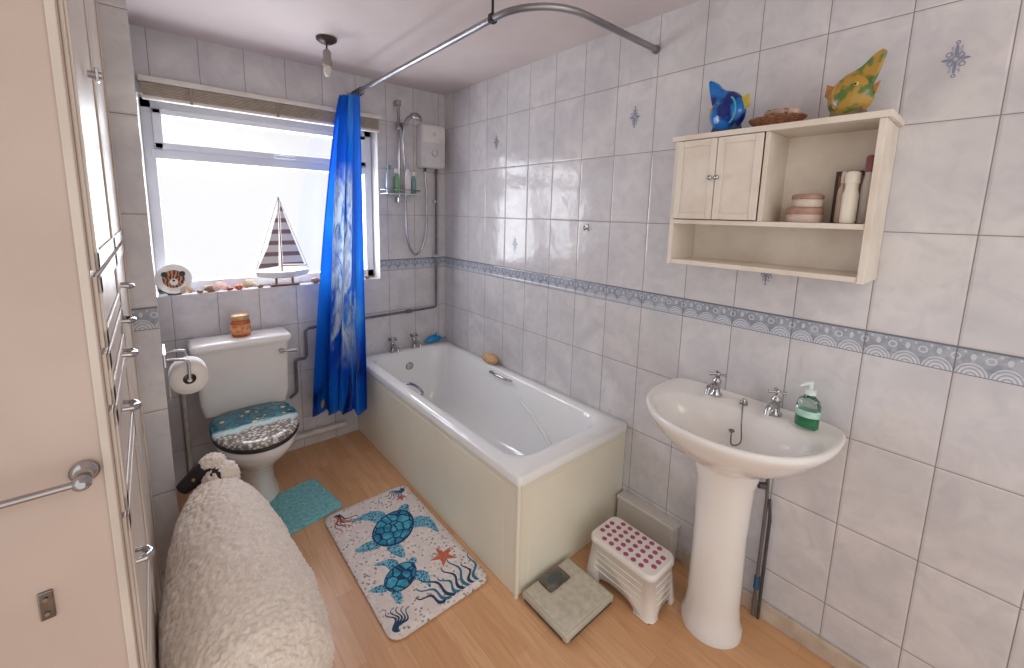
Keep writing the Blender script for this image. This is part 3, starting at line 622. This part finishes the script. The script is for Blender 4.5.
# ------------------------------------------------------------ mats
def turtle(b,cx,cy,s,ang,z,ms,mf,md):
    M=TR((cx,cy,z),ang,s=s)
    def fl(pts,zz=.0,mi=mf):b.prism([(p.x,p.y) for p in catmull([Vector((*q,0)) for q in pts+[pts[0]]],5)[:-1]],0,(.0012+zz)/s,mi,M=M)
    fl([(.07,.06),(.13,.12),(.12,.20),(.04,.27),(.015,.275),(.045,.20),(.03,.13),(.0,.08)]);fl([(.07,-.06),(.13,-.12),(.12,-.20),(.04,-.27),(.015,-.275),(.045,-.20),(.03,-.13),(.0,-.08)])
    fl([(-.09,.05),(-.13,.11),(-.20,.15),(-.195,.09),(-.15,.02)]);fl([(-.09,-.05),(-.13,-.11),(-.20,-.15),(-.195,-.09),(-.15,-.02)])
    b.prism([(.175+.05*math.cos(a),.035*math.sin(a)) for a in np.linspace(0,2*PI,20,endpoint=False)],0,.0014/s,mf,M=M)
    for sy in (-1,1): b.prism([(.195+.006*math.cos(a),sy*.018+.006*math.sin(a)) for a in np.linspace(0,2*PI,10,endpoint=False)],0,.0017/s,md,M=M)
    sh=lambda q:[(q*.155*math.cos(a)*(1+.08*math.cos(a)),q*.120*math.sin(a)) for a in np.linspace(0,2*PI,32,endpoint=False)]
    b.prism(sh(1),0,.0016/s,md,M=M);b.prism(sh(.92),0,.0019/s,ms,M=M)
mx,my=-.946,-1.158
b=MB();b.loft([rr(mx,my,.217,.396,.045,.001),rr(mx,my,.222,.401,.05,.006),rr(mx,my,.218,.397,.046,.0115),rr(mx,my,.19,.37,.04,.012)],0,True)
zt=.0121
turtle(b,-.925,-1.045,.78,.75,zt,1,2,5);turtle(b,-1.022,-1.320,.50,.5,zt,1,2,5)
def star(b,x,y,r,mi,rot):
    P=[]
    for i in range(10):
        q=r if i%2==0 else r*.36;P.append((q*math.cos(PI/5*i+rot),q*math.sin(PI/5*i+rot)))
    b.prism(P,0,.0012,mi,M=TR((x,y,zt)))
star(b,-.822,-1.335,.062,3,.4);star(b,-.795,-.86,.028,3,.9);star(b,-1.10,-.84,.026,3,.2)
def weed(b,x,y,ang,L,mi,w=.008):
    P=[];N=14
    for i in range(N+1):
        t=i/N;P.append((t*L,.012*math.sin(t*9),w*(1-t*.8)))
    up=[(p[0],p[1]+p[2]) for p in P];dn=[(p[0],p[1]-p[2]) for p in P][::-1]
    b.prism(up+dn,0,.001+.00003*len(b.f)%.0004,mi,M=TR((x,y,zt),ang))
for i in range(8): weed(b,-.93+.022*i,-1.53,PI/2+.75-.16*i,.12+.03*(i%3),4 if i%2 else 5)
for i in range(6): weed(b,-1.12,-.79,-PI/2+.9-.20*i,.12+.02*(i%2),3 if i%2 else 5,.005)
for i in range(6): weed(b,-.76,-.79,PI+1.3-.25*i,.10,5 if i%2 else 4,.005)
for i in range(5): weed(b,-1.13,-1.53,PI/2-.9+.22*i,.10,5,.006)
k=NT('mat_print');d=k.vor(60);n=k.noise(22,4,1)
c=k.mix(k.mr(d,.12,.45),C(118,96,92),C(228,218,212));c=k.mix(k.mr(n,.44,.56),c,C(220,208,202));k.col(c);k.rough(.9);k.bump(k.noise(250,2),.4,.002)
kk=NT('turtle_shell');e=kk.vor(24,'DISTANCE_TO_EDGE');kk.col(kk.mix(kk.ma('LESS_THAN',e,.08),kk.mix(kk.mr(kk.noise(25,3),.4,.6),C(30,124,160),C(80,172,194)),C(14,58,96)));kk.rough(.85)
kf=NT('turtle_skin');e=kf.vor(70,'DISTANCE_TO_EDGE');kf.col(kf.mix(kf.ma('LESS_THAN',e,.12),C(30,112,150),C(126,182,198)));kf.rough(.85)
b.obj('turtle_bath_mat',[k.m,kk.m,kf.m,mat('coral_print',C(208,116,88),.9,col2=C(184,88,64),ns=60),mat('weed_blue',C(50,116,144),.9),mat('weed_navy',C(34,66,96),.9)])
b=MB();Mm=TR((-1.245,-.590,0),.16)
pts=[(x,y) for x,y,_ in rr(0,0,.168,.168,.02,0,5)]
b.loft([[(x,y,.001) for x,y in pts],[(x,y,.012) for x,y in pts],[(x*.96,y*.96,.016) for x,y in pts]],0,True,M=Mm)
b.obj('pedestal_mat',[mat('teal_chenille',C(146,208,212),.95,col2=C(104,176,182),ns=60,bump=.8,bs=140,bd=.008)])

# ------------------------------------------------------------ sheep footstool
b=MB();NR,NS=270,210;rings=[]
ts=[0,.015,.05,.12,.25,.45,.65,.8,.9,.96,.99,1]
ws=[.012,.055,.095,.122,.150,.174,.188,.187,.170,.128,.07,.012]
hs=[.012,.065,.11,.135,.162,.186,.198,.195,.178,.135,.075,.012]
zc=[.46,.46,.45,.44,.42,.395,.375,.36,.355,.35,.35,.35]
for i in range(NR+1):
    t=i/NR;t=.5-.5*math.cos(PI*t)
    y=-1.0-.84*t;w=interp(t,ts,ws);hh=interp(t,ts,hs);z=interp(t,ts,zc);xx=-1.60+.012*t
    ring=[]
    for j in range(NS):
        a=2*PI*j/NS;c,s=math.cos(a),math.sin(a)
        p=Vector((xx+w*c,y,z+hh*s*(1 if s>0 else .9)))
        dd=Vector((c,0,s))
        q=p+Vector((noise.noise(p*30),noise.noise(p*30+Vector((5,5,5))),noise.noise(p*30+Vector((9,1,3)))))*.006
        vd=noise.voronoi(q*80)[0][0]
        f=(.45-vd)*.0115+noise.noise(p*12)*.005
        p+=dd*f*min(1,w/.05)
        p.x=max(p.x,-1.772)
        ring.append(tuple(p))
    rings.append(ring)
b.loft(rings,0,True)
wf=lambda p,d:p+d*((.45-noise.voronoi(p*80)[0][0])*.011)
b.ell((-1.580,-1.015,.535),(.060,.07,.065),0,60,44,fn=wf);b.ell((-1.600,-.985,.592),(.042,.042,.028),0,50,36,fn=wf)
b.sweep(catmull([(-1.585,-.995,.555),(-1.62,-.985,.563),(-1.655,-.985,.548),(-1.687,-.985,.526),(-1.700,-.985,.516)],6),[.043,.044,.045,.045,.045,.044,.043,.042,.040,.038,.036,.034,.032,.030,.029,.028,.027,.026,.025,.024,.023,.022,.019,.013,.006],1,20)
for sy in (-1,1):
    b.sweep(catmull([(-1.610,-.985+sy*.04,.58),(-1.597,-.985+sy*.065,.58),(-1.585,-.985+sy*.09,.565)],5),[.008,.014,.017,.018,.018,.017,.015,.012,.009,.006,.003],1,12,flat=.5)
    b.ell((-1.660,-.985+sy*.034,.562),.006,2,10,8)
for lx in (-.105,.105):
    for ly in (-1.16,-1.68):
        b.sweep([(-1.59+lx,ly,.30),(-1.59+lx*1.05,ly,.18),(-1.59+lx*1.08,ly+.01,.10),(-1.59+lx*1.08,ly,.04),(-1.59+lx*1.08,ly-.008,.001)],[.045,.033,.026,.028,.033],1,16)
b.ell((-1.59,-1.845,.40),(.03,.03,.055),0,30,20,fn=wf)
k=NT('fleece');n=k.noise(60,4,1.5);k.col(k.mix(k.mr(n,.35,.65),C(236,225,213),C(220,205,191)));k.rough(.95)
k.bump(n,.6,.004);k.b.inputs['Sheen Weight'].default_value=.3
b.obj('sheep_footstool',[k.m,mat('sheep_black',C(38,34,36),.8,bump=.4,bs=200),mat('eye_amber',C(160,120,60),.2)])

# ------------------------------------------------------------ lights, world, camera
w=bpy.data.worlds.new('World');bpy.context.scene.world=w;w.use_nodes=True
w.node_tree.nodes['Background'].inputs[0].default_value=(1,.98,.96,1);w.node_tree.nodes['Background'].inputs[1].default_value=1.05
def area(name,loc,rot,sx,sy,e,col):
    l=bpy.data.lights.new(name,'AREA');l.shape='RECTANGLE';l.size=sx;l.size_y=sy;l.energy=e;l.color=col
    o=bpy.data.objects.new(name,l);o.location=loc;o.rotation_euler=rot;bpy.context.collection.objects.link(o);return o
area('window_daylight',((WX0+WX1)/2,.30,1.58),(-PI/2,0,0),1.4,1.2,46,(.95,.97,1))
area('added_fill_light',(-1.1,-3.35,2.3),(PI*.22,0,0),1.2,.6,7,(1,.92,.84))  # added soft fill from behind the camera, not an actual room lamp
R3=Matrix(((.76559,-.64294,.02256),(.0779,.12745,.98878),(-.6386,-.75524,.14766)))
cam=bpy.data.cameras.new('camera');co=bpy.data.objects.new('camera',cam);bpy.context.collection.objects.link(co)
M=R3.transposed().to_4x4();M.translation=Vector((-1.7055,-2.7858,1.5269));co.matrix_world=M
cam.lens=422.99/1024*36;cam.sensor_width=36;cam.shift_x=(512-508.73)/1024;cam.shift_y=(276.4-334)/1024;cam.clip_start=.01
sc=bpy.context.scene;sc.camera=co
sc.view_settings.view_transform='Standard';sc.view_settings.look='None';sc.view_settings.exposure=0
